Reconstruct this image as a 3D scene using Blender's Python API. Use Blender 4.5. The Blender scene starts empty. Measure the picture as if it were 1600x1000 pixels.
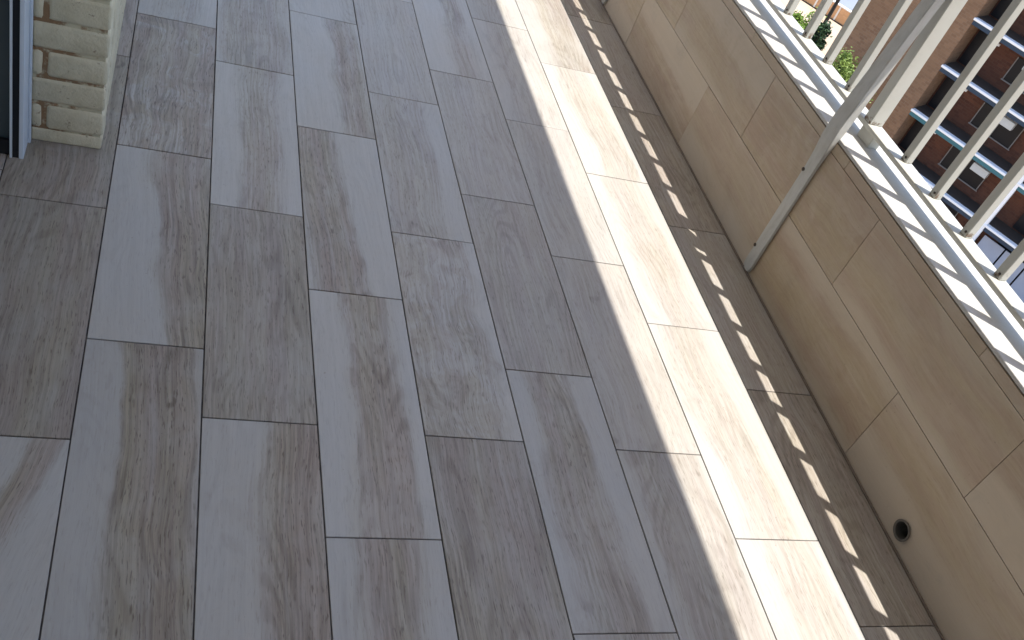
import bpy, bmesh, math, random
from mathutils import Matrix, Vector
random.seed(7)
scene = bpy.context.scene
col = scene.collection

# ---------------------------------------------------------------- camera, sky, sun, exposure
cam_data = bpy.data.cameras.new('camera')
cam = bpy.data.objects.new('camera', cam_data)
col.objects.link(cam)
cam.matrix_world = Matrix(((0.9262113, -0.1042376, -0.3623080, 0.07133),
                           (-0.1907562, 0.6993471, -0.6888583, -1.04494),
                           (0.3251840, 0.7071409, 0.6278592, 1.34280),
                           (0, 0, 0, 1)))
cam_data.sensor_fit = 'HORIZONTAL'
cam_data.sensor_width = 36.0
cam_data.lens = 1518.23 / 1600.0 * 36.0
cam_data.clip_start = 0.02
cam_data.clip_end = 3000
scene.camera = cam

SUN_DIR = Vector((-0.240, 0.206, -1.0)).normalized()      # the way the light travels
world = bpy.data.worlds.new('World')
scene.world = world
world.use_nodes = True
wn = world.node_tree
bg = wn.nodes['Background']
sky = wn.nodes.new('ShaderNodeTexSky')
sky.sky_type = 'NISHITA'
sky.sun_disc = False
sky.sun_elevation = math.asin(-SUN_DIR.z)
sky.sun_rotation = math.atan2(-SUN_DIR.x, -SUN_DIR.y)
sky.air_density = 1.0
sky.dust_density = 0.7
wn.links.new(sky.outputs[0], bg.inputs[0])
bg.inputs[1].default_value = 0.15
sun_data = bpy.data.lights.new('sun', 'SUN')
sun_data.energy = 3.3
sun_data.angle = math.radians(0.38)
sun_data.color = (1.0, 0.96, 0.905)
sun = bpy.data.objects.new('sun', sun_data)
col.objects.link(sun)
sun.rotation_euler = SUN_DIR.to_track_quat('-Z', 'Y').to_euler()
sun.location = (3, -3, 12)
vs = scene.view_settings
vs.view_transform = 'Standard'
vs.look = 'None'
vs.gamma = 1.0
vs.use_curve_mapping = False
vs.exposure = 1.27

# ---------------------------------------------------------------- node helpers
class NT:
    def __init__(self, name):
        self.m = bpy.data.materials.new(name)
        self.m.use_nodes = True
        self.t = self.m.node_tree
        self.b = self.t.nodes['Principled BSDF']
    def n(self, typ, **kw):
        nd = self.t.nodes.new(typ)
        for k, v in kw.items():
            setattr(nd, k, v)
        return nd
    def set(self, sock, v):
        if isinstance(v, bpy.types.NodeSocket):
            self.t.links.new(v, sock)
        elif v is not None:
            if isinstance(v, (tuple, list)) and sock.type == 'RGBA' and len(v) == 3:
                v = (*v, 1)
            sock.default_value = v
    def math(self, op, a, b=None, c=None, clamp=False):
        nd = self.n('ShaderNodeMath', operation=op, use_clamp=clamp)
        for s, v in zip(nd.inputs, (a, b, c)):
            self.set(s, v)
        return nd.outputs[0]
    def vmath(self, op, a, b=None):
        nd = self.n('ShaderNodeVectorMath', operation=op)
        self.set(nd.inputs[0], a)
        if b is not None:
            self.set(nd.inputs[1], b)
        return nd.outputs[0]
    def comb(self, x, y, z):
        nd = self.n('ShaderNodeCombineXYZ')
        for s, v in zip(nd.inputs, (x, y, z)):
            self.set(s, v)
        return nd.outputs[0]
    def sep(self, v):
        nd = self.n('ShaderNodeSeparateXYZ')
        self.set(nd.inputs[0], v)
        return nd.outputs
    def noise(self, vec, scale=1, detail=3, rough=0.5, dist=0.0):
        nd = self.n('ShaderNodeTexNoise')
        self.set(nd.inputs['Vector'], vec)
        nd.inputs['Scale'].default_value = scale
        nd.inputs['Detail'].default_value = detail
        nd.inputs['Roughness'].default_value = rough
        nd.inputs['Distortion'].default_value = dist
        return nd.outputs[0]
    def ramp(self, v, lo, hi, a=0.0, b=1.0):
        nd = self.n('ShaderNodeMapRange', interpolation_type='SMOOTHSTEP')
        for s, x in zip(nd.inputs, (v, lo, hi, a, b)):
            self.set(s, x)
        return nd.outputs[0]
    def mix(self, f, a, b, blend='MIX'):
        nd = self.n('ShaderNodeMix', data_type='RGBA', blend_type=blend)
        self.set(nd.inputs[0], f)
        self.set(nd.inputs[6], a)
        self.set(nd.inputs[7], b)
        return nd.outputs[2]
    def attr(self, name):
        nd = self.n('ShaderNodeAttribute', attribute_type='OBJECT', attribute_name=name)
        return nd.outputs['Fac']
    def obj(self):
        return self.n('ShaderNodeTexCoord').outputs['Object']
    def pos(self):
        return self.n('ShaderNodeNewGeometry').outputs['Position']
    def bump(self, h, strength=0.3, dist=0.001):
        nd = self.n('ShaderNodeBump')
        nd.inputs['Strength'].default_value = strength
        nd.inputs['Distance'].default_value = dist
        self.set(nd.inputs['Height'], h)
        self.t.links.new(nd.outputs[0], self.b.inputs['Normal'])
    def out(self, color, rough=0.5, spec=0.5, metal=0.0):
        self.set(self.b.inputs['Base Color'], color)
        self.set(self.b.inputs['Roughness'], rough)
        self.set(self.b.inputs['Metallic'], metal)
        self.set(self.b.inputs['Specular IOR Level'], spec)
        return self.m

# ---------------------------------------------------------------- materials
def wood_tile_material(name, light, brown, deep, contrast=1.0, grain=1.0, rough=0.42):
    """Porcelain printed like wood; x across the plank, y along it. Every tile carries its own print."""
    k = NT(name)
    x, y, z = k.sep(k.obj())
    seed = k.attr('seed')
    bx, bw, amt, tone, mot = (k.attr(a) for a in ('bx', 'bw', 'amt', 'tone', 'mot'))
    slant = k.attr('slant')
    sv = k.math('MULTIPLY', seed, 23.7)
    u = k.math('MULTIPLY', x, 10.0)                       # -1..1 across
    # slow wander of the figure along the plank
    w1 = k.math('SUBTRACT', k.noise(k.comb(k.math('MULTIPLY', x, 4.0), k.math('MULTIPLY', y, 3.6), sv), 1, 2), 0.5)
    w2 = k.math('SUBTRACT', k.noise(k.comb(k.math('MULTIPLY', x, 15.0), k.math('MULTIPLY', y, 9.0), k.math('ADD', sv, 5.1)), 1, 2, 0.5), 0.5)
    swirl = k.math('MULTIPLY', w2, k.math('SUBTRACT', k.math('MULTIPLY', mot, 0.9), 0.05))
    uw = k.math('ADD', k.math('ADD', u, k.math('MULTIPLY', w1, 0.55)), swirl)
    uw = k.math('ADD', uw, k.math('MULTIPLY', k.math('MULTIPLY', y, slant), 3.3))
    us = k.math('ADD', k.math('ADD', u, k.math('MULTIPLY', w1, 0.33)), k.math('ADD', k.math('MULTIPLY', swirl, 0.3), k.math('MULTIPLY', k.math('MULTIPLY', y, slant), 2.2)))
    # heartwood band, one edge crisper than the other
    d = k.math('SUBTRACT', uw, bx)
    ad = k.math('ABSOLUTE', d)
    soft = k.ramp(w1, -0.2, 0.2, 0.08, 0.42)
    band = k.math('SUBTRACT', 1.0, k.ramp(k.math('SUBTRACT', ad, bw), k.math('MULTIPLY', soft, -1.0), soft))
    # blotches inside the band
    blot = k.noise(k.comb(k.math('MULTIPLY', uw, 1.6), k.math('MULTIPLY', y, 7.0), k.math('ADD', sv, 9.0)), 1, 4, 0.6)
    band = k.math('MULTIPLY', band, k.ramp(blot, 0.25, 0.62, 0.62, 1.0))
    # cathedral rings: contours of a stretched field
    field = k.noise(k.comb(k.math('MULTIPLY', us, 0.80), k.math('MULTIPLY', y, 1.25), k.math('ADD', sv, 3.3)), 1, 1.5, 0.35)
    rings = k.math('SINE', k.math('MULTIPLY', field, 150.0))
    rings = k.ramp(rings, -0.2, 1.0)
    rmask = k.ramp(k.noise(k.comb(k.math('MULTIPLY', uw, 1.1), k.math('MULTIPLY', y, 4.0), k.math('ADD', sv, 7.7)), 1, 2), 0.44, 0.62)
    rings = k.math('MULTIPLY', rings, rmask)
    # fibre streaks and pores
    f1 = k.noise(k.comb(k.math('MULTIPLY', us, 20.0), k.math('MULTIPLY', y, 4.2), sv), 1, 6, 0.74)
    f2 = k.noise(k.comb(k.math('MULTIPLY', us, 44.0), k.math('MULTIPLY', y, 42.0), sv), 1, 2, 0.55)
    streak = k.ramp(f1, 0.36, 0.66)
    pore = k.ramp(f2, 0.57, 0.69)
    # small dark flecks / knots
    fl = k.noise(k.comb(k.math('MULTIPLY', uw, 5.0), k.math('MULTIPLY', y, 17.0), k.math('ADD', sv, 1.9)), 1, 2, 0.5)
    fleck = k.ramp(fl, 0.69, 0.79)
    a = k.math('MULTIPLY', band, k.math('MULTIPLY', amt, contrast), clamp=True)
    hue = k.noise(k.comb(k.math('MULTIPLY', us, 2.6), k.math('MULTIPLY', y, 1.6), k.math('ADD', sv, 31.0)), 1, 3, 0.5)
    br = k.mix(k.ramp(hue, 0.36, 0.64), (brown[0] * 0.98, brown[1] * 1.03, brown[2] * 0.94), (brown[0] * 0.93, brown[1] * 0.90, brown[2] * 0.93))
    c = k.mix(a, light, br)
    cl = k.noise(k.comb(k.math('ADD', k.math('MULTIPLY', u, 1.1), k.math('MULTIPLY', w2, 3.0)), k.math('ADD', k.math('MULTIPLY', y, 10.0), k.math('MULTIPLY', w1, 4.0)), k.math('ADD', sv, 41.0)), 1, 4, 0.6)
    c = k.mix(k.math('MULTIPLY', k.math('MULTIPLY', k.ramp(cl, 0.46, 0.62), mot), 0.75, clamp=True), c, tuple(v * 1.04 for v in light))
    c = k.mix(k.math('MULTIPLY', k.math('MULTIPLY', k.ramp(cl, 0.30, 0.42, 1.0, 0.0), mot), 0.6, clamp=True), c, tuple(v * 0.72 for v in brown))
    edge = k.ramp(k.math('ABSOLUTE', k.math('SUBTRACT', ad, bw)), 0.0, 0.07, 1.0, 0.0)
    edge = k.math('MULTIPLY', k.math('MULTIPLY', edge, amt), k.ramp(blot, 0.48, 0.66))
    c = k.mix(k.math('MULTIPLY', edge, 0.45 * grain), c, deep)
    ga = k.math('MULTIPLY', k.math('ADD', k.math('MULTIPLY', a, 0.74), 0.14), grain)
    c = k.mix(k.math('MULTIPLY', k.math('MULTIPLY', streak, ga), 0.68, clamp=True), c, deep)
    c = k.mix(k.math('MULTIPLY', k.math('MULTIPLY', pore, ga), 1.0, clamp=True), c, deep)
    c = k.mix(k.math('MULTIPLY', k.math('MULTIPLY', rings, ga), 0.50, clamp=True), c, deep)
    c = k.mix(k.math('MULTIPLY', k.math('MULTIPLY', fleck, ga), 0.85, clamp=True), c, deep)
    # whitewash streaks
    ww = k.ramp(k.noise(k.comb(k.math('MULTIPLY', us, 6.0), k.math('MULTIPLY', y, 2.0), k.math('ADD', sv, 15.0)), 1, 4, 0.6), 0.52, 0.76)
    c = k.mix(k.math('MULTIPLY', ww, 0.34), c, tuple(min(1, v * 1.12) for v in light))
    # faint warm / cool drift
    dr = k.noise(k.comb(k.math('MULTIPLY', u, 0.8), k.math('MULTIPLY', y, 3.0), k.math('ADD', sv, 21.0)), 1, 2)
    c = k.mix(k.ramp(dr, 0.35, 0.65, 0.0, 0.35), c, k.mix(1.0, c, (1.04, 0.985, 0.90), 'MULTIPLY'))
    tc = k.comb(tone, tone, tone)
    c = k.mix(1.0, c, tc, 'MULTIPLY')
    dust = k.noise(k.vmath('MULTIPLY', k.pos(), (3.0, 3.0, 3.0)), 1, 5, 0.6)
    c = k.mix(k.ramp(dust, 0.45, 0.75, 0.0, 0.16), c, (0.50, 0.47, 0.43))
    scuff = k.noise(k.vmath('MULTIPLY', k.pos(), (11.0, 6.0, 11.0)), 1, 6, 0.7, 1.2)
    c = k.mix(k.ramp(scuff, 0.56, 0.78, 0.0, 0.28), c, (0.24, 0.215, 0.19))
    spot = k.noise(k.pos(), 120, 2, 0.5)
    c = k.mix(k.ramp(spot, 0.73, 0.78, 0.0, 0.5), c, (0.16, 0.13, 0.10))
    k.bump(k.math('ADD', k.math('MULTIPLY', f1, 0.6), k.math('MULTIPLY', f2, 0.4)), 0.22, 0.0006)
    rg = k.math('ADD', k.ramp(f1, 0.3, 0.7, rough - 0.05, rough + 0.08), k.ramp(dust, 0.4, 0.7, 0.0, 0.10))
    return k.out(c, rg, 0.5)

M = {}
M['tile'] = wood_tile_material('wood_print_porcelain', (0.416, 0.400, 0.372), (0.350, 0.292, 0.232), (0.108, 0.078, 0.056))
M['wall_tile'] = wood_tile_material('wood_print_wall_porcelain', (0.490, 0.405, 0.310), (0.420, 0.310, 0.212), (0.26, 0.180, 0.12), 0.95, 0.42, 0.42)

def grout():
    k = NT('grout')
    n = k.noise(k.pos(), 30, 4)
    c = k.mix(k.ramp(n, 0.35, 0.7), (0.050, 0.048, 0.050), (0.125, 0.115, 0.108))
    return k.out(c, 0.9, 0.2)
M['grout'] = grout()

def wall_grout():
    k = NT('wall_grout')
    n = k.noise(k.pos(), 25, 3)
    c = k.mix(n, (0.20, 0.155, 0.11), (0.33, 0.265, 0.195))
    return k.out(c, 0.9, 0.2)
M['wall_grout'] = wall_grout()

def painted(name, base, dirt, amount=0.3, scale=9.0, rough=0.5, bump=0.15):
    k = NT(name)
    p = k.pos()
    n = k.noise(p, scale, 6, 0.65)
    n2 = k.noise(p, scale * 11, 4, 0.6)
    f = k.math('MULTIPLY', k.ramp(n, 0.42, 0.78), amount)
    f = k.math('ADD', f, k.math('MULTIPLY', k.ramp(n2, 0.55, 0.8), amount * 0.5), clamp=True)
    k.bump(n2, bump, 0.001)
    return k.out(k.mix(f, base, dirt), k.ramp(n, 0.3, 0.7, rough - 0.08, rough + 0.12), 0.4)
M['white_sill'] = painted('white_masonry_paint', (0.475, 0.462, 0.435), (0.36, 0.32, 0.26), 0.5, 8, 0.6, 0.3)
M['white_render'] = painted('white_render', (0.78, 0.78, 0.78), (0.6, 0.59, 0.57), 0.2, 4, 0.8, 0.4)

def rail_paint():
    k = NT('cream_rail_paint')
    p = k.pos()
    x, y, z = k.sep(p)
    n = k.noise(p, 14, 6, 0.65)
    n2 = k.noise(p, 160, 4, 0.6)
    c = k.mix(k.math('MULTIPLY', k.ramp(n, 0.45, 0.8), 0.35), (0.445, 0.432, 0.376), (0.35, 0.33, 0.27))
    # rust bleeding from the welds at the foot of each bar
    low = k.ramp(z, 0.497, 0.520, 1.0, 0.0)
    r = k.math('MULTIPLY', low, k.ramp(k.noise(p, 75, 4, 0.6), 0.50, 0.62))
    c = k.mix(k.math('MULTIPLY', r, k.ramp(z, 0.4948, 0.4960)), c, (0.13, 0.075, 0.04))
    k.bump(n2, 0.18, 0.0008)
    return k.out(c, 0.42, 0.45)
M['rail'] = rail_paint()

def galv():
    k = NT('worn_grey_brace_paint')
    p = k.pos()
    n = k.noise(k.vmath('MULTIPLY', p, (60, 60, 18)), 1, 5, 0.7)
    n2 = k.noise(p, 9, 4)
    c = k.mix(k.ramp(n, 0.4, 0.72), (0.455, 0.445, 0.410), (0.385, 0.370, 0.330))
    c = k.mix(k.math('MULTIPLY', k.ramp(n2, 0.5, 0.75), 0.4), c, (0.29, 0.26, 0.215))
    k.bump(n, 0.15, 0.0005)
    return k.out(c, 0.45, 0.5)
M['brace'] = galv()

def simple(name, c, rough=0.6, var=0.12, scale=20, spec=0.4, metal=0.0):
    k = NT(name)
    n = k.noise(k.pos(), scale, 4, 0.6)
    lo = tuple(v * (1 - var) for v in c)
    hi = tuple(min(1, v * (1 + var)) for v in c)
    return k.out(k.mix(n, lo, hi), rough, spec, metal)
M['bead'] = simple('dirty_sealant', (0.16, 0.12, 0.09), 0.7, 0.5, 18)
M['screw'] = simple('rusty_screw', (0.05, 0.035, 0.025), 0.6)
M['pipe'] = simple('weathered_pipe', (0.075, 0.07, 0.06), 0.6)
M['rim'] = simple('grimy_pipe_rim', (0.12, 0.105, 0.088), 0.6, 0.4, 60)
M['pipe_dark'] = simple('painted_pipe_shade', (0.012, 0.012, 0.013), 0.7)  # near black, stands for the shade deep in the drain pipe

def cream_brick():
    k = NT('cream_painted_brick')
    p = k.pos()
    n = k.noise(p, 22, 6, 0.65)
    n2 = k.noise(p, 150, 4, 0.6)
    c = k.mix(k.ramp(n, 0.35, 0.7), (0.640, 0.570, 0.400), (0.56, 0.495, 0.335))
    chip = k.math('MULTIPLY', k.ramp(k.noise(p, 46, 5, 0.7), 0.60, 0.68), 0.8)
    c = k.mix(chip, c, (0.26, 0.19, 0.13))
    k.bump(k.math('ADD', k.math('MULTIPLY', n, 1.0), k.math('MULTIPLY', n2, 0.5)), 0.8, 0.005)
    return k.out(c, 0.62, 0.35)
M['cream_brick'] = cream_brick()

def mortar():
    k = NT('dirty_mortar')
    p = k.pos()
    x, y, z = k.sep(p)
    n = k.noise(p, 26, 5, 0.65)
    n2 = k.noise(p, 120, 4, 0.6)
    f = k.math('ADD', n, k.math('MULTIPLY', k.math('ADD', x, 0.09), -1.8))
    c = k.mix(k.ramp(f, 0.45, 0.60), (0.57, 0.51, 0.35), (0.270, 0.165, 0.088))
    c = k.mix(k.ramp(n2, 0.62, 0.74, 0.0, 0.6), c, (0.09, 0.06, 0.04))
    k.bump(n2, 0.5, 0.003)
    return k.out(c, 0.85, 0.2)
M['mortar'] = mortar()
M['alu_white'] = simple('white_aluminium', (0.60, 0.65, 0.70), 0.35, 0.05, 30, 0.5)
M['alu_light'] = simple('bare_aluminium_bead', (0.62, 0.66, 0.68), 0.3, 0.05, 30, 0.5)
M['gasket'] = simple('black_rubber', (0.008, 0.009, 0.012), 0.5)
def dark_glass():
    k = NT('dark_glass')
    n = k.noise(k.pos(), 3, 2)
    return k.out(k.mix(n, (0.03, 0.045, 0.05), (0.06, 0.08, 0.085)), 0.06, 0.6)
M['glass'] = dark_glass()

# far materials
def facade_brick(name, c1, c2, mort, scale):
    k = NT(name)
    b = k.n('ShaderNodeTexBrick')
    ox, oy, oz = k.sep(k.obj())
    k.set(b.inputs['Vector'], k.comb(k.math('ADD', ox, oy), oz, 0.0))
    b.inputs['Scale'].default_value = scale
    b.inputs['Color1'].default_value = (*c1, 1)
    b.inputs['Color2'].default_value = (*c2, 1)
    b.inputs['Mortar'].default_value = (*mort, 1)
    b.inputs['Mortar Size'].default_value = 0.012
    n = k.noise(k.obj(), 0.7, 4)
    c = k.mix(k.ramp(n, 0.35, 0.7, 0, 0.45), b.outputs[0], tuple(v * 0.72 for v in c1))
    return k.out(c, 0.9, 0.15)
M['far_brick'] = facade_brick('brown_facing_brick', (0.235, 0.143, 0.086), (0.170, 0.102, 0.063), (0.22, 0.165, 0.12), 1.6)
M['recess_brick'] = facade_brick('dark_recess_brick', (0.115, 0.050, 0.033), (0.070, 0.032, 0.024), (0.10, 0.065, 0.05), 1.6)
M['garden_brick'] = facade_brick('orange_garden_brick', (0.70, 0.40, 0.20), (0.60, 0.33, 0.16), (0.55, 0.40, 0.27), 2.0)
M['far_white'] = simple('white_slab_edge', (0.78, 0.80, 0.82), 0.6, 0.06, 2)
M['far_blue'] = simple('deep_blue_panel', (0.006, 0.030, 0.065), 0.4, 0.25, 1.5)
M['far_teal'] = simple('teal_panel', (0.02, 0.12, 0.155), 0.35, 0.2, 1.5)
M['far_floor'] = simple('grey_balcony_floor', (0.050, 0.040, 0.034), 0.8, 0.2, 1.5)
M['far_glass'] = simple('far_dark_glass', (0.006, 0.007, 0.010), 0.35, 0.3, 1.0, 0.2)
M['far_grey'] = simple('blue_grey_panel', (0.30, 0.33, 0.40), 0.6, 0.15, 1.0)
M['far_ac'] = simple('pale_appliance', (0.42, 0.44, 0.44), 0.5, 0.1, 4)
M['far_frame'] = simple('grey_window_frame', (0.17, 0.16, 0.155), 0.5, 0.2, 2)
M['far_dark'] = simple('dark_post_paint', (0.012, 0.012, 0.012), 0.5)
M['coping'] = simple('pale_coping', (0.78, 0.74, 0.66), 0.7, 0.08, 2)
M['road'] = simple('pale_grey_road', (0.22, 0.24, 0.27), 0.9, 0.15, 0.8)
def paving():
    k = NT('tan_paving')
    b = k.n('ShaderNodeTexBrick')
    p = k.pos()
    k.set(b.inputs['Vector'], p)
    b.inputs['Scale'].default_value = 0.9
    b.inputs['Color1'].default_value = (0.50, 0.36, 0.25, 1)
    b.inputs['Color2'].default_value = (0.46, 0.35, 0.25, 1)
    b.inputs['Mortar'].default_value = (0.33, 0.25, 0.18, 1)
    b.inputs['Mortar Size'].default_value = 0.01
    n = k.noise(p, 0.25, 5)
    return k.out(k.mix(k.ramp(n, 0.4, 0.7, 0, 0.5), b.outputs[0], (0.48, 0.42, 0.34)), 0.9, 0.2)
M['paving'] = paving()
def leaf(name, a, b):
    k = NT(name)
    n = k.noise(k.pos(), 1.7, 3)
    oi = k.noise(k.pos(), 14, 2)
    c = k.mix(k.ramp(n, 0.35, 0.65), a, b)
    c = k.mix(k.ramp(oi, 0.4, 0.7, 0, 0.5), c, tuple(v * 1.35 for v in b))
    return k.out(c, 0.55, 0.35)
M['leaf'] = leaf('green_leaves', (0.09, 0.14, 0.025), (0.20, 0.27, 0.06))
M['leaf_dark'] = leaf('dark_leaves', (0.012, 0.035, 0.014), (0.035, 0.075, 0.025))
M['leaf_lime'] = leaf('lime_leaves', (0.10, 0.17, 0.02), (0.17, 0.26, 0.04))
M['bark'] = simple('bark', (0.10, 0.075, 0.055), 0.9, 0.3, 12)

# ---------------------------------------------------------------- geometry helpers
def tag(o, label=None, cat=None, group=None, kind=None):
    for k_, v in (('label', label), ('category', cat), ('group', group), ('kind', kind)):
        if v:
            o[k_] = v
    return o

def empty(name, loc):
    o = bpy.data.objects.new(name, None)
    o.empty_display_size = 0.1
    col.objects.link(o)
    o.location = loc
    return o

def link(name, me, mat, parent=None, loc=(0, 0, 0), rotz=0.0):
    o = bpy.data.objects.new(name, me)
    col.objects.link(o)
    if mat is not None and not me.materials:
        me.materials.append(mat)
    if parent is not None:
        o.parent = parent
        base = wloc(parent)
        o.location = Vector(loc) - base
    else:
        o.location = loc
    o.rotation_euler = (0, 0, rotz)
    return o

def wloc(o):
    v = Vector((0, 0, 0))
    while o is not None:
        v = v + Vector(o.location)
        o = o.parent
    return v

def box_mesh(name, sx, sy, sz, bev=0.0, seg=1, jitter=0.0):
    bm = bmesh.new()
    bmesh.ops.create_cube(bm, size=1.0)
    for v in bm.verts:
        v.co.x *= sx
        v.co.y *= sy
        v.co.z *= sz
    if bev > 0:
        bmesh.ops.bevel(bm, geom=bm.edges[:], offset=bev, segments=seg, affect='EDGES', profile=0.5)
    if jitter:
        for v in bm.verts:
            v.co += Vector((random.uniform(-1, 1), random.uniform(-1, 1), random.uniform(-1, 1))) * jitter
    me = bpy.data.meshes.new(name)
    bm.to_mesh(me)
    bm.free()
    return me

def box(name, x0, x1, y0, y1, z0, z1, mat, parent=None, bev=0.0, seg=1, jitter=0.0):
    me = box_mesh(name, x1 - x0, y1 - y0, z1 - z0, bev, seg, jitter)
    o = link(name, me, mat, parent, ((x0 + x1) / 2, (y0 + y1) / 2, (z0 + z1) / 2))
    if seg > 1:
        for p in me.polygons:
            p.use_smooth = True
    return o

def structure(o):
    o['kind'] = 'structure'
    return o

def cyl_mesh(name, r0, r1, h, n=16, axis='Z', inner=None):
    """Tapered solid (or a pipe when inner is given), from 0 to h along the axis."""
    bm = bmesh.new()
    def ring(r, z):
        return [bm.verts.new((r * math.cos(2 * math.pi * i / n), r * math.sin(2 * math.pi * i / n), z)) for i in range(n)]
    a, b = ring(r0, 0), ring(r1, h)
    def skin(p, q):
        for i in range(n):
            bm.faces.new((p[i], p[(i + 1) % n], q[(i + 1) % n], q[i]))
    skin(a, b)
    if inner:
        c, d = ring(inner, 0), ring(inner, h)
        skin(d, c)
        skin(b, d)
        skin(c, a)
    else:
        bm.faces.new(a[::-1])
        bm.faces.new(b)
    if axis == 'X':
        bmesh.ops.rotate(bm, verts=bm.verts[:], cent=(0, 0, 0), matrix=Matrix.Rotation(math.pi / 2, 3, 'Y'))
    bmesh.ops.recalc_face_normals(bm, faces=bm.faces[:])
    me = bpy.data.meshes.new(name)
    bm.to_mesh(me)
    bm.free()
    return me

# ---------------------------------------------------------------- balcony shell
Y0, Y1 = -1.75, 3.9
XW = 1.585                       # inner face of the parapet
floor = structure(box('floor', -1.0, 1.595, Y0, Y1, -0.20, -0.0028, M['grout']))
ceiling = structure(box('ceiling', -1.0, 1.752, Y0 - 0.3, Y1 + 0.3, 2.62, 2.82, M['white_render']))
added_shade_wall = structure(box('added_shade_wall', -1.0, 1.745, Y0 - 0.29, Y0 - 0.003, -0.2, 2.618, M['white_render']))  # unseen partition behind the camera, added to darken the near floor
wall_left = structure(box('wall_left', -1.25, -1.0, Y0 - 0.3, 0.82, -0.2, 2.62, M['white_render']))
building_wall = structure(box('building_wall', -9.0, -1.25, -14, 16, -23.3, 6.0, M['white_render']))
floor_slab = structure(box('balcony_slab', -1.25, 1.745, Y0 - 0.3, Y1 + 0.3, -0.36, -0.204, M['white_render']))

# floor tiles, 200 x 600, each with its own printed figure
TL, TWD = 0.5966, 0.2
tile_me = box_mesh('tile', TWD - 0.0026, TL - 0.0026, 0.009, 0.0006)
col_y = {-2: 1.30, -1: 1.2221, 0: 1.4497, 1: 1.2860, 2: 1.6463, 3: 1.2773, 4: 1.4690, 5: 1.2720, 6: 1.0679, 7: 1.4758}
# (column, piece): band position, band half width, darkness, tone, mottling, slant
look = {
 (-1, 1): (0.0, 1.3, 0.80, 0.90, 0.35, 0.0), (-1, 2): (0.1, 1.3, 0.75, 0.86, 0.15, 0.0), (-1, 3): (-0.25, 0.22, 0.95, 0.98, 0.05, -0.9),
 (0, 0): (0.0, 0.6, 0.35, 0.98, 0.1, 0.0), (0, 1): (0.1, 1.5, 0.95, 1.0, 0.95, 0.0), (0, 2): (0.60, 0.55, 1.0, 0.97, 0.12, 0.25), (0, 3): (0.28, 0.62, 0.95, 0.90, 0.25, 0.12),
 (1, 0): (0.0, 0.9, 0.60, 0.99, 0.2, 0.0), (1, 1): (0.12, 0.42, 0.75, 1.05, 0.08, 0.0), (1, 2): (0.0, 1.3, 0.70, 0.92, 0.12, 0.0), (1, 3): (0.58, 0.52, 1.0, 0.98, 0.10, -0.1),
 (2, 0): (0.9, 0.3, 0.4, 1.0, 0.1, 0.0), (2, 1): (0.56, 0.36, 0.9, 1.03, 0.12, 0.08), (2, 2): (-0.46, 0.5, 1.0, 1.02, 0.15, 0.2), (2, 3): (0.18, 0.45, 0.85, 1.05, 0.08, 0.0), (2, 4): (0.05, 0.48, 0.95, 1.0, 0.08, 0.0),
 (3, 0): (0.0, 1.3, 0.28, 1.0, 0.1, 0.0), (3, 1): (-0.25, 0.7, 0.50, 1.0, 0.3, 0.0), (3, 2): (-0.2, 0.9, 0.6, 1.02, 0.9, 0.0), (3, 3): (-0.1, 1.3, 0.78, 0.93, 0.15, 0.0),
 (4, 0): (0.3, 0.32, 0.6, 1.04, 0.05, 0.0), (4, 1): (0.0, 1.2, 0.30, 1.0, 0.05, 0.0), (4, 2): (0.1, 1.2, 0.48, 0.96, 0.1, 0.0), (4, 3): (-0.1, 0.5, 0.75, 0.95, 0.3, 0.1), (4, 4): (0.2, 0.7, 0.8, 0.95, 0.2, 0.0),
 (5, 0): (0.2, 0.8, 0.3, 1.0, 0.1, 0.0), (5, 1): (0.0, 1.2, 0.22, 0.97, 0.05, 0.0), (5, 2): (-0.1, 1.2, 0.26, 0.97, 0.1, 0.0), (5, 3): (0.0, 0.8, 0.5, 0.95, 0.2, 0.0), (5, 4): (0.2, 0.8, 0.5, 0.97, 0.2, 0.0),
 **{(7, q): (0.0, 1.4, 0.45 + 0.2 * (q % 2), 1.0, 0.1, 0.0) for q in range(-4, 7)},
 (6, 0): (0.1, 0.5, 0.4, 1.04, 0.1, 0.1), (6, 1): (0.1, 0.5, 0.40, 1.04, 0.1, 0.1), (6, 2): (-0.1, 0.5, 0.42, 1.04, 0.1, 0.1), (6, 3): (0.1, 0.6, 0.35, 1.04, 0.15, 0.0), (6, 4): (0.0, 0.8, 0.4, 1.04, 0.3, 0.0),
}
def dress(o, key, rnd):
    v = look.get(key)
    if v is None:
        v = (rnd.uniform(-0.6, 0.6), rnd.choice((0.4, 0.6, 1.2)), rnd.uniform(0.35, 0.85), rnd.uniform(0.93, 1.05), rnd.uniform(0.05, 0.35), rnd.uniform(-0.15, 0.15))
    o['bx'], o['bw'], o['amt'], o['tone'], o['mot'], o['slant'] = (float(t) for t in v)
    o['seed'] = rnd.uniform(0, 40)

rnd = random.Random(3)
for c in range(-2, 8):
    for j in range(-4, 7):
        yc = col_y[c] - j * TL + TL / 2
        a, b = max(yc - TL / 2, Y0), min(yc + TL / 2, Y1)
        if b - a < 0.03:
            continue
        x0, x1 = c * TWD, (c + 1) * TWD
        if c == 7:
            x1 = XW + 0.002
        lift = rnd.uniform(-0.0003, 0.0002)
        if c == 7 or b - a < TL - 0.001:
            o = box('tile', x0 + 0.0013, x1 - 0.0013, a + 0.0013, b - 0.0013, -0.009, 0.0, M['tile'], floor, 0.0006)
        else:
            o = link('tile', tile_me, M['tile'], floor, ((x0 + x1) / 2, yc, -0.0045))
        o.location.z += lift
        o.rotation_euler = (rnd.uniform(-0.0008, 0.0008), rnd.uniform(-0.0012, 0.0012), rnd.uniform(-0.0012, 0.0012))
        dress(o, (c, j), rnd)

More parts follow.
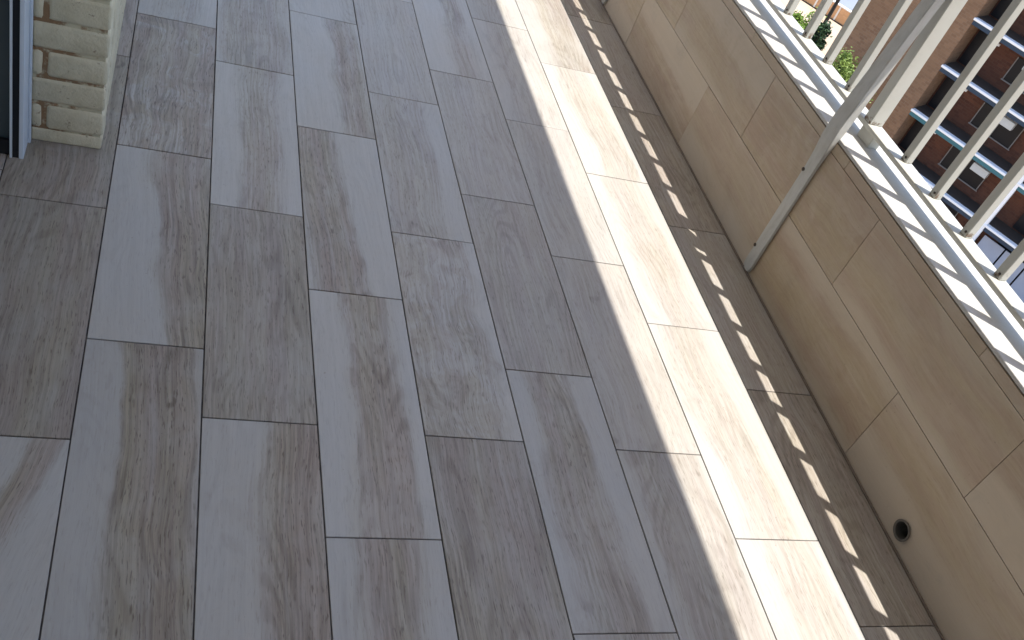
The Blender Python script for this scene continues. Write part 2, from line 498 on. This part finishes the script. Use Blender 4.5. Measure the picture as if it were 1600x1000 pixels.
# ---------------------------------------------------------------- parapet wall
parapet = empty('parapet_wall', (1.67, 0.75, 0))
tag(parapet, 'low balcony parapet clad in beige wood-look tiles with a white painted top', 'wall')
core = box('wall_core', 1.5945, 1.742, Y0, Y1, -0.19, 0.4400, M['wall_grout'], parapet)
sill = box('sill', 1.5862, 1.752, Y0, Y1, 0.4403, 0.4500, M['white_sill'], parapet, 0.002, 2)

wall_rows = [(0.0012, 0.2118, 0.1055), (0.2136, 0.4108, -0.165), (0.4126, 0.4378, 0.02)]
WL = 0.607
DRAIN = (-0.124, 0.043, 0.0205)
drain_tile = None
for ri, (z0, z1, y0) in enumerate(wall_rows):
    for k_ in range(-6, 8):
        a, b = y0 + k_ * WL, y0 + (k_ + 1) * WL
        a, b = max(a, Y0), min(b, Y1)
        if b - a < 0.04:
            continue
        sx, sy = z1 - z0, (b - a) - 0.0014
        me = box_mesh('wall_tile', sx, sy, 0.009, 0.0004)
        me.materials.append(M['wall_tile'])
        o = link('tile', me, None, parapet, (XW + 0.0045 + rnd.uniform(-0.0003, 0.0004), (a + b) / 2, (z0 + z1) / 2))
        o.rotation_euler = (0, -math.pi / 2, 0)
        v = (rnd.uniform(-0.5, 0.5), rnd.choice((0.5, 0.8, 1.3)), rnd.uniform(0.5, 1.0), rnd.uniform(0.92, 1.05) * (0.95 if ri == 2 else 1.0), rnd.uniform(0.1, 0.5), rnd.uniform(-0.2, 0.2))
        o['bx'], o['bw'], o['amt'], o['tone'], o['mot'], o['slant'] = (float(t) for t in v)
        o['seed'] = rnd.uniform(0, 40)
        if ri == 0 and a < DRAIN[0] < b:
            drain_tile = o

# weep hole: bored through tile and core, lined with a short pipe
bpy.context.view_layer.update()
cut = bpy.data.objects.new('cutter', cyl_mesh('cutter', DRAIN[2], DRAIN[2], 0.10, 28, 'X'))
col.objects.link(cut)
cut.location = (XW - 0.02, DRAIN[0], DRAIN[1])
for o in (drain_tile, core):
    md = o.modifiers.new('hole', 'BOOLEAN')
    md.object = cut
    md.operation = 'DIFFERENCE'
    md.solver = 'EXACT'
bpy.context.view_layer.update()
dg = bpy.context.evaluated_depsgraph_get()
for o in (drain_tile, core):
    me = bpy.data.meshes.new_from_object(o.evaluated_get(dg))
    o.modifiers.clear()
    o.data = me
bpy.data.objects.remove(cut)
drain = link('drain_pipe', cyl_mesh('drain_pipe', DRAIN[2] - 0.0004, DRAIN[2] - 0.0004, 0.072, 24, 'X', DRAIN[2] - 0.0026), M['pipe'], parapet, (XW - 0.0012, DRAIN[0], DRAIN[1]))
link('drain_rim', cyl_mesh('drain_rim', DRAIN[2] + 0.0030, DRAIN[2] + 0.0015, 0.0034, 28, 'X', DRAIN[2] - 0.002), M['rim'], parapet, (XW - 0.0036, DRAIN[0], DRAIN[1]))
dend = link('pipe_shade_disc', cyl_mesh('pipe_shade_disc', DRAIN[2] - 0.003, DRAIN[2] - 0.003, 0.004, 20, 'X'), M['pipe_dark'], parapet, (XW + 0.062, DRAIN[0], DRAIN[1]))  # disc coloured near black in place of the shade down the pipe

box('sealant_bead', XW - 0.0045, XW - 0.0003, Y0 + 0.002, Y1, -0.0005, 0.0055, M['bead'], parapet, 0.0015, 2)

# ---------------------------------------------------------------- railing
railing = empty('balcony_railing', (1.675, 0.735, 0.45))
tag(railing, 'cream painted steel balcony railing of thin square bars standing on the white parapet top', 'railing')
ZB, ZT = 0.482, 0.494
XI, XO = 1.650, 1.693
rail = box('bottom_rail', XI, XO, Y0, Y1, ZB, ZT, M['rail'], railing, 0.0015, 2)
handrail = box('handrail', XI - 0.006, XO + 0.004, Y0, Y1, 1.000, 1.034, M['rail'], railing, 0.006, 3)
posts = [-0.765, 0.735, 2.235, 3.735]
bal_me = box_mesh('baluster', 0.020, 0.021, 1.000 - ZT, 0.0015)
post_me = box_mesh('post', 0.040, 0.030, 1.000 - ZT, 0.002)
foot_me = box_mesh('post_foot', 0.030, 0.058, ZB - 0.450, 0.0015)
zc = (1.0 + ZT) / 2
def brace_mesh():
    """Flat strap screwed to the wall, turning into a leaning tube that meets the post."""
    secs = [  # z, x inner, x outer, y half width, y centre
        (0.010, 1.5765, 1.5830, 0.010, 0.0), (0.016, 1.5755, 1.5835, 0.017, 0.0), (0.030, 1.5755, 1.5835, 0.0200, 0.0),
        (0.340, 1.5755, 1.5835, 0.0200, 0.0), (0.385, 1.5740, 1.5840, 0.0215, 0.0), (0.430, 1.5700, 1.5860, 0.0245, 0.0),
        (0.470, 1.5700, 1.5930, 0.0245, 0.001), (0.560, 1.5800, 1.6040, 0.0225, 0.004), (0.700, 1.5985, 1.6225, 0.0190, 0.009),
        (0.900, 1.6240, 1.6485, 0.0180, 0.014)]
    bm = bmesh.new()
    prev = None
    for z, xa, xb, hw, yc in secs:
        ring = [bm.verts.new(p) for p in ((xa, yc - hw, z), (xb, yc - hw, z), (xb, yc + hw, z), (xa, yc + hw, z))]
        if prev:
            for i in range(4):
                bm.faces.new((prev[i], prev[(i + 1) % 4], ring[(i + 1) % 4], ring[i]))
        else:
            bm.faces.new(ring[::-1])
        prev = ring
    bm.faces.new(prev)
    bmesh.ops.recalc_face_normals(bm, faces=bm.faces[:])
    bmesh.ops.bevel(bm, geom=[e for e in bm.edges if abs((e.verts[0].co - e.verts[1].co).normalized().z) > 0.5], offset=0.0015, segments=2, affect='EDGES')
    me = bpy.data.meshes.new('brace')
    bm.to_mesh(me)
    bm.free()
    return me
brace_me = brace_mesh()
screw_me = cyl_mesh('screw', 0.0048, 0.0048, 0.0035, 12, 'X')
bolt_me = cyl_mesh('screw', 0.0030, 0.0030, 0.0025, 10, 'X')
for py in posts:
    link('post', post_me, M['rail'], railing, (1.672, py - 0.004, zc))
    link('post_foot', foot_me, M['rail'], railing, (1.674, py - 0.022, (0.450 + ZB) / 2))
    br = link('brace', brace_me, M['brace'], railing, (0, py - 0.012, 0))
    for sz in (0.081, 0.329):
        link('screw', screw_me, M['screw'], br, (1.5738, py + 0.005, sz))
for a in [-2.265] + posts[:-1]:
    for i in range(10):
        yb = a + 0.146 + i * 0.1325
        if yb < Y0 + 0.05:
            continue
        yj = yb + rnd.uniform(-0.0015, 0.0015)
        bl = link('baluster', bal_me, M['rail'], railing, (1.680, yj, zc))
        link('screw', bolt_me, M['screw'], bl, (1.6688, yj - 0.003, ZT + 0.011))

# ---------------------------------------------------------------- brick pier
pier = empty('brick_pier', (-0.095, 0.9, 0))
tag(pier, 'cream painted brick pier with brown worn joints beside the white door frame', 'pier')
px0, px1, py0, py1 = -0.168, -0.027, 0.82, 1.72
box('mortar_core', px0 + 0.003, px1 - 0.005, py0 + 0.0038, py1 - 0.004, -0.002, 2.615, M['mortar'], pier)
course = 0.0628
def brick_variants(sx, sy, n=4):
    out = []
    for _ in range(n):
        me = box_mesh('brick', sx, sy, course - 0.0050, 0.0080, 3, 0.0010)
        for p in me.polygons:
            p.use_smooth = True
        out.append(me)
    return out
D_ = 0.104
full_v = brick_variants(px1 - px0, D_)
part_v = brick_variants(px1 - (px0 + 0.030), D_)
stub_v = brick_variants(0.022, D_)
side_v = brick_variants(0.095, 0.210)
for i in range(41):
    z = 0.030 + (i + 0.5) * course
    if i % 2 == 1:
        link('brick', random.choice(full_v), M['cream_brick'], pier, ((px0 + px1) / 2, py0 + D_ / 2, z))
    else:
        link('brick', random.choice(part_v), M['cream_brick'], pier, ((px0 + 0.030 + px1) / 2, py0 + D_ / 2, z))
        link('brick', random.choice(stub_v), M['cream_brick'], pier, (px0 + 0.011, py0 + D_ / 2, z))
    ys = py0 + D_ + 0.010 + (0.05 if i % 2 else 0.0)
    if i % 2:
        link('brick', random.choice(side_v), M['cream_brick'], pier, (px1 - 0.0475, py0 + D_ + 0.010 + 0.105, z))
    for q in range(3):
        yy = py0 + D_ + 0.010 + (0.22 if i % 2 else 0.0) + q * 0.22 + 0.105
        if yy + 0.105 < py1 + 0.02:
            link('brick', random.choice(side_v), M['cream_brick'], pier, (px1 - 0.0475, yy, z))
base = box('mortar_fillet', px0 + 0.001, px1 - 0.001, py0 + 0.001, py0 + 0.10, -0.001, 0.0315, M['cream_brick'], pier, 0.006, 3, 0.0009)

# ---------------------------------------------------------------- glazed door in its frame
door = empty('glazed_door', (-0.5, 0.78, 0))
tag(door, 'dark glazed door with white aluminium jamb and black gasket beside the brick pier', 'door')
box('jamb', -0.1775, -0.1690, 0.747, 0.822, 0.0, 2.20, M['alu_white'], door, 0.001)
box('jamb_flange', -0.1690, -0.1640, 0.806, 0.819, 0.0, 2.20, M['alu_white'], door, 0.001)
box('gasket', -0.1898, -0.1778, 0.750, 0.815, 0.0, 2.20, M['gasket'], door)
box('glazing_bead', -0.1945, -0.1900, 0.7455, 0.775, 0.0, 2.20, M['alu_light'], door, 0.0008)
box('door_frame', -0.995, -0.1948, 0.7560, 0.806, 0.0, 0.035, M['gasket'], door)
box('glass_pane', -0.995, -0.1948, 0.7640, 0.772, 0.0353, 2.16, M['glass'], door)
box('door_head', -0.995, -0.1948, 0.7560, 0.806, 2.1603, 2.20, M['alu_white'], door)
wall_back = structure(box('wall_back', -1.0, -0.170, 0.826, 1.0, 2.203, 2.618, M['white_render']))
room_wall = structure(box('room_wall', -1.25, -0.18, 1.60, Y1, -0.2, 2.618, M['white_render']))

# ---------------------------------------------------------------- outside, far below
GZ = -23.3
ground = structure(box('ground', -400, 800, -500, 900, GZ - 1.0, GZ, M['paving']))
FP = Vector((39.996, 41.027, 0))               # corner where the balconies of the opposite block begin
FT = Vector((0.51504, -0.85717, 0))            # along its front
FROT = math.atan2(FT.y, FT.x)
block = empty('apartment_building', (FP.x, FP.y, GZ))
block.rotation_euler = (0, 0, FROT)
tag(block, 'brown brick apartment block with white edged balconies across the courtyard', 'building')
def fbox(name, s0, s1, d0, d1, z0, z1, mat, parent=None, bev=0.0):
    """Box in the block's own frame: s along the front, d into the building, z in world height."""
    me = box_mesh(name, s1 - s0, d1 - d0, z1 - z0, bev)
    me.materials.append(mat)
    o = bpy.data.objects.new(name, me)
    col.objects.link(o)
    o.parent = parent or block
    loc = Vector(((s0 + s1) / 2, (d0 + d1) / 2, (z0 + z1) / 2 - GZ))
    if parent is not None:
        loc = loc - parent.location
    o.location = loc
    return o
fbox('brick_wall', -5.75, -0.08, 0.0, 12.0, GZ, 3.0, M['far_brick'])
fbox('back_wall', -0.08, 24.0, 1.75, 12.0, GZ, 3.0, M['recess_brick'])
bands = [-11.75 + 2.87 * q for q in (3, 2, 1, 0, -1, -2, -3)]
for bi, z in enumerate(bands):
    sl = fbox('balcony_slab', -0.12, 24.0, -0.06, 1.748, z - 0.10, z + 0.04, M['far_white'], None, 0.02)
    fbox('balcony_floor', -0.07, 24.0, 0.30, 1.745, z + 0.044, z + 0.07, M['far_floor'])
    fbox('fascia_panel', -0.10, 24.0, 0.02, 0.10, z - 0.34, z - 0.104, M['far_teal'] if bi == 5 else M['far_blue'])
    fbox('terrace_door', 0.05, 1.05, 1.62, 1.746, z - 2.70, z - 0.60, M['far_glass'])
    w_ = fbox('window', 2.6, 5.2, 1.66, 1.746, z - 2.2, z - 0.85, M['far_glass'])
    for q in (2.6, 3.9, 5.16):
        fbox('frame_bar', q, q + 0.05, 1.60, 1.657, z - 2.2, z - 0.85, M['far_frame'], w_)
    fbox('frame_rail', 2.55, 5.26, 1.59, 1.658, z - 2.26, z - 2.203, M['far_frame'], w_)
    fbox('terrace_door', 8.0, 10.0, 1.62, 1.746, z - 2.70, z - 0.60, M['far_glass'])
    fbox('wall_lamp', 1.30, 1.42, 1.60, 1.745, z - 0.95, z - 0.83, M['far_white'])
    fbox('drain_pipe', 1.16, 1.20, 0.60, 0.66, z - 2.79, z - 0.105, M['far_ac'])
    if bi in (3, 4, 5):
        fbox('appliance', 3.4 + 0.5 * (bi - 3), 4.4 + 0.5 * (bi - 3), 0.35, 0.75, z - 0.98, z - 0.54, M['far_ac'], None, 0.02)
for s in (6.92, 14.2, 21.0):
    fbox('column', s, s + 0.20, -0.02, 0.24, GZ, 2.9, M['far_white'])
for s in (7.35, 8.75, 10.15):
    fbox('screen_panel', s, s + 1.3, 0.30, 0.36, -22.75, -20.95, M['far_grey'])
fbox('roof', -6.0, 24.2, -0.2, 12.2, 3.0, 3.35, M['far_white'])

# garden wall with pale coping, road behind
gd = Vector((0.572, -0.820, 0))
grot = math.atan2(gd.y, gd.x)
gw = empty('garden_wall', (50.92, 69.05, GZ))
gw.rotation_euler = (0, 0, grot)
tag(gw, 'low orange brick garden wall with pale coping on the tan paving', 'wall')
def gbox(name, s0, s1, d0, d1, h0, h1, mat):
    me = box_mesh(name, s1 - s0, d1 - d0, h1 - h0)
    me.materials.append(mat)
    o = bpy.data.objects.new(name, me)
    col.objects.link(o)
    o.parent = gw
    o.location = ((s0 + s1) / 2, (d0 + d1) / 2, (h0 + h1) / 2)
    return o
for q in range(-6, 6):
    gbox('wall_panel', q * 2.1 - 0.2, q * 2.1 + 1.75, 0.0, 0.25, 0.06, 1.22, M['garden_brick'])
    gbox('wall_pier', q * 2.1 + 1.752, q * 2.1 + 1.898, -0.05, 0.30, 0.0, 1.225, M['coping'])
gbox('footing', -13, 13, -0.12, 0.25, 0.0, 0.058, M['far_dark'])
gbox('coping', -13, 13, -0.06, 0.36, 1.228, 1.31, M['coping'])
road_me = box_mesh('road', 120, 9, 0.006)
road = link('road', road_me, M['road'], None, (50.92 + 5.3 * 0.82, 69.05 + 5.3 * 0.572, GZ + 0.007), grot)
structure(road)

# dark lamp post beside the trees
lamp = empty('street_lamp', (47.75, 62.75, GZ))
tag(lamp, 'tall black lamp post rising from the shrubs near the garden wall', 'street lamp')
link('post', cyl_mesh('lamp_post', 0.17, 0.12, 7.5, 14), M['far_dark'], lamp, (47.75, 62.75, GZ))
link('base', cyl_mesh('lamp_base', 0.28, 0.2, 0.7, 14), M['far_dark'], lamp, (47.75, 62.75, GZ + 0.002))
box('arm', 47.70, 49.05, 62.70, 62.80, GZ + 7.42, GZ + 7.52, M['far_dark'], lamp)
box('lantern', 48.65, 49.35, 62.60, 62.90, GZ + 7.28, GZ + 7.415, M['coping'], lamp, 0.03)

def leaf_crown(n, rx, ry, rz, size, rng, clumps=16):
    verts, faces = [], []
    cs = []
    for _ in range(clumps):
        th, ph = rng.uniform(0, 2 * math.pi), rng.uniform(-0.7, 1.2)
        r = rng.uniform(0.30, 0.95)
        cs.append((rx * r * math.cos(th) * math.cos(ph), ry * r * math.sin(th) * math.cos(ph), rz * r * math.sin(ph), rng.uniform(0.18, 0.42)))
    for _ in range(n):
        cx, cy, cz, cr = rng.choice(cs)
        d = Vector((rng.gauss(0, 1), rng.gauss(0, 1), rng.gauss(0, 1))).normalized() * (rng.random() ** 0.4) * (1.9 if rng.random() < 0.16 else 1.0)
        p = Vector((cx + d.x * rx * cr, cy + d.y * ry * cr, cz + d.z * rz * cr))
        a = Vector((rng.gauss(0, 1), rng.gauss(0, 1), rng.gauss(0, 0.6))).normalized()
        b = a.cross(Vector((rng.gauss(0, 1), rng.gauss(0, 1), rng.gauss(0, 1)))).normalized()
        s = size * rng.uniform(0.5, 1.8)
        i = len(verts)
        verts += [p - a * s, p + b * s * 0.42, p + a * s, p - b * s * 0.42]
        faces.append((i, i + 1, i + 2, i + 3))
    me = bpy.data.meshes.new('crown')
    me.from_pydata([tuple(v) for v in verts], [], faces)
    return me

def tree(name, label, x, y, crown_z, rx, rz, mat, n, size, seed):
    rng = random.Random(seed)
    t = empty(name, (x, y, GZ))
    tag(t, label, 'tree')
    h = crown_z - GZ
    bm = bmesh.new()
    def limb(p, q, r0, r1, k_=8):
        dv = (q - p)
        rot = dv.to_track_quat('Z', 'Y').to_matrix()
        A = [bm.verts.new(p + rot @ Vector((r0 * math.cos(i * 2 * math.pi / k_), r0 * math.sin(i * 2 * math.pi / k_), 0))) for i in range(k_)]
        B = [bm.verts.new(q + rot @ Vector((r1 * math.cos(i * 2 * math.pi / k_), r1 * math.sin(i * 2 * math.pi / k_), 0))) for i in range(k_)]
        for i in range(k_):
            bm.faces.new((A[i], A[(i + 1) % k_], B[(i + 1) % k_], B[i]))
        bm.faces.new(B)
    top = Vector((0.1, -0.05, h * 0.86))
    limb(Vector((0, 0, 0)), top, 0.14, 0.08)
    for _ in range(7):
        z = rng.uniform(0.6, 0.85)
        an = rng.uniform(0, 6.28)
        limb(Vector((0.07, -0.03, h * z)), Vector((math.cos(an) * rx * 0.7, math.sin(an) * rx * 0.7, h + rng.uniform(-0.3, 0.5) * rz)), 0.05, 0.015, 6)
    me = bpy.data.meshes.new('trunk')
    bm.to_mesh(me)
    bm.free()
    link('trunk', me, M['bark'], t, (x, y, GZ))
    link('crown', leaf_crown(n, rx, rx, rz, size, rng), mat, t, (x, y, crown_z))
    return t
tree('leafy_tree', 'light green feathery tree in front of the brown brick wall', 36.0, 42.8, -17.4, 1.7, 1.4, M['leaf'], 7000, 0.075, 11)
tree('lime_tree', 'bright lime green rounded tree standing on the tan paving', 44.0, 60.3, -21.6, 1.35, 1.1, M['leaf_lime'], 4600, 0.09, 12)
tree('dark_tree', 'dark green leafy tree at the foot of the black lamp post', 44.7, 58.6, -21.6, 0.85, 1.2, M['leaf_dark'], 2600, 0.11, 13)
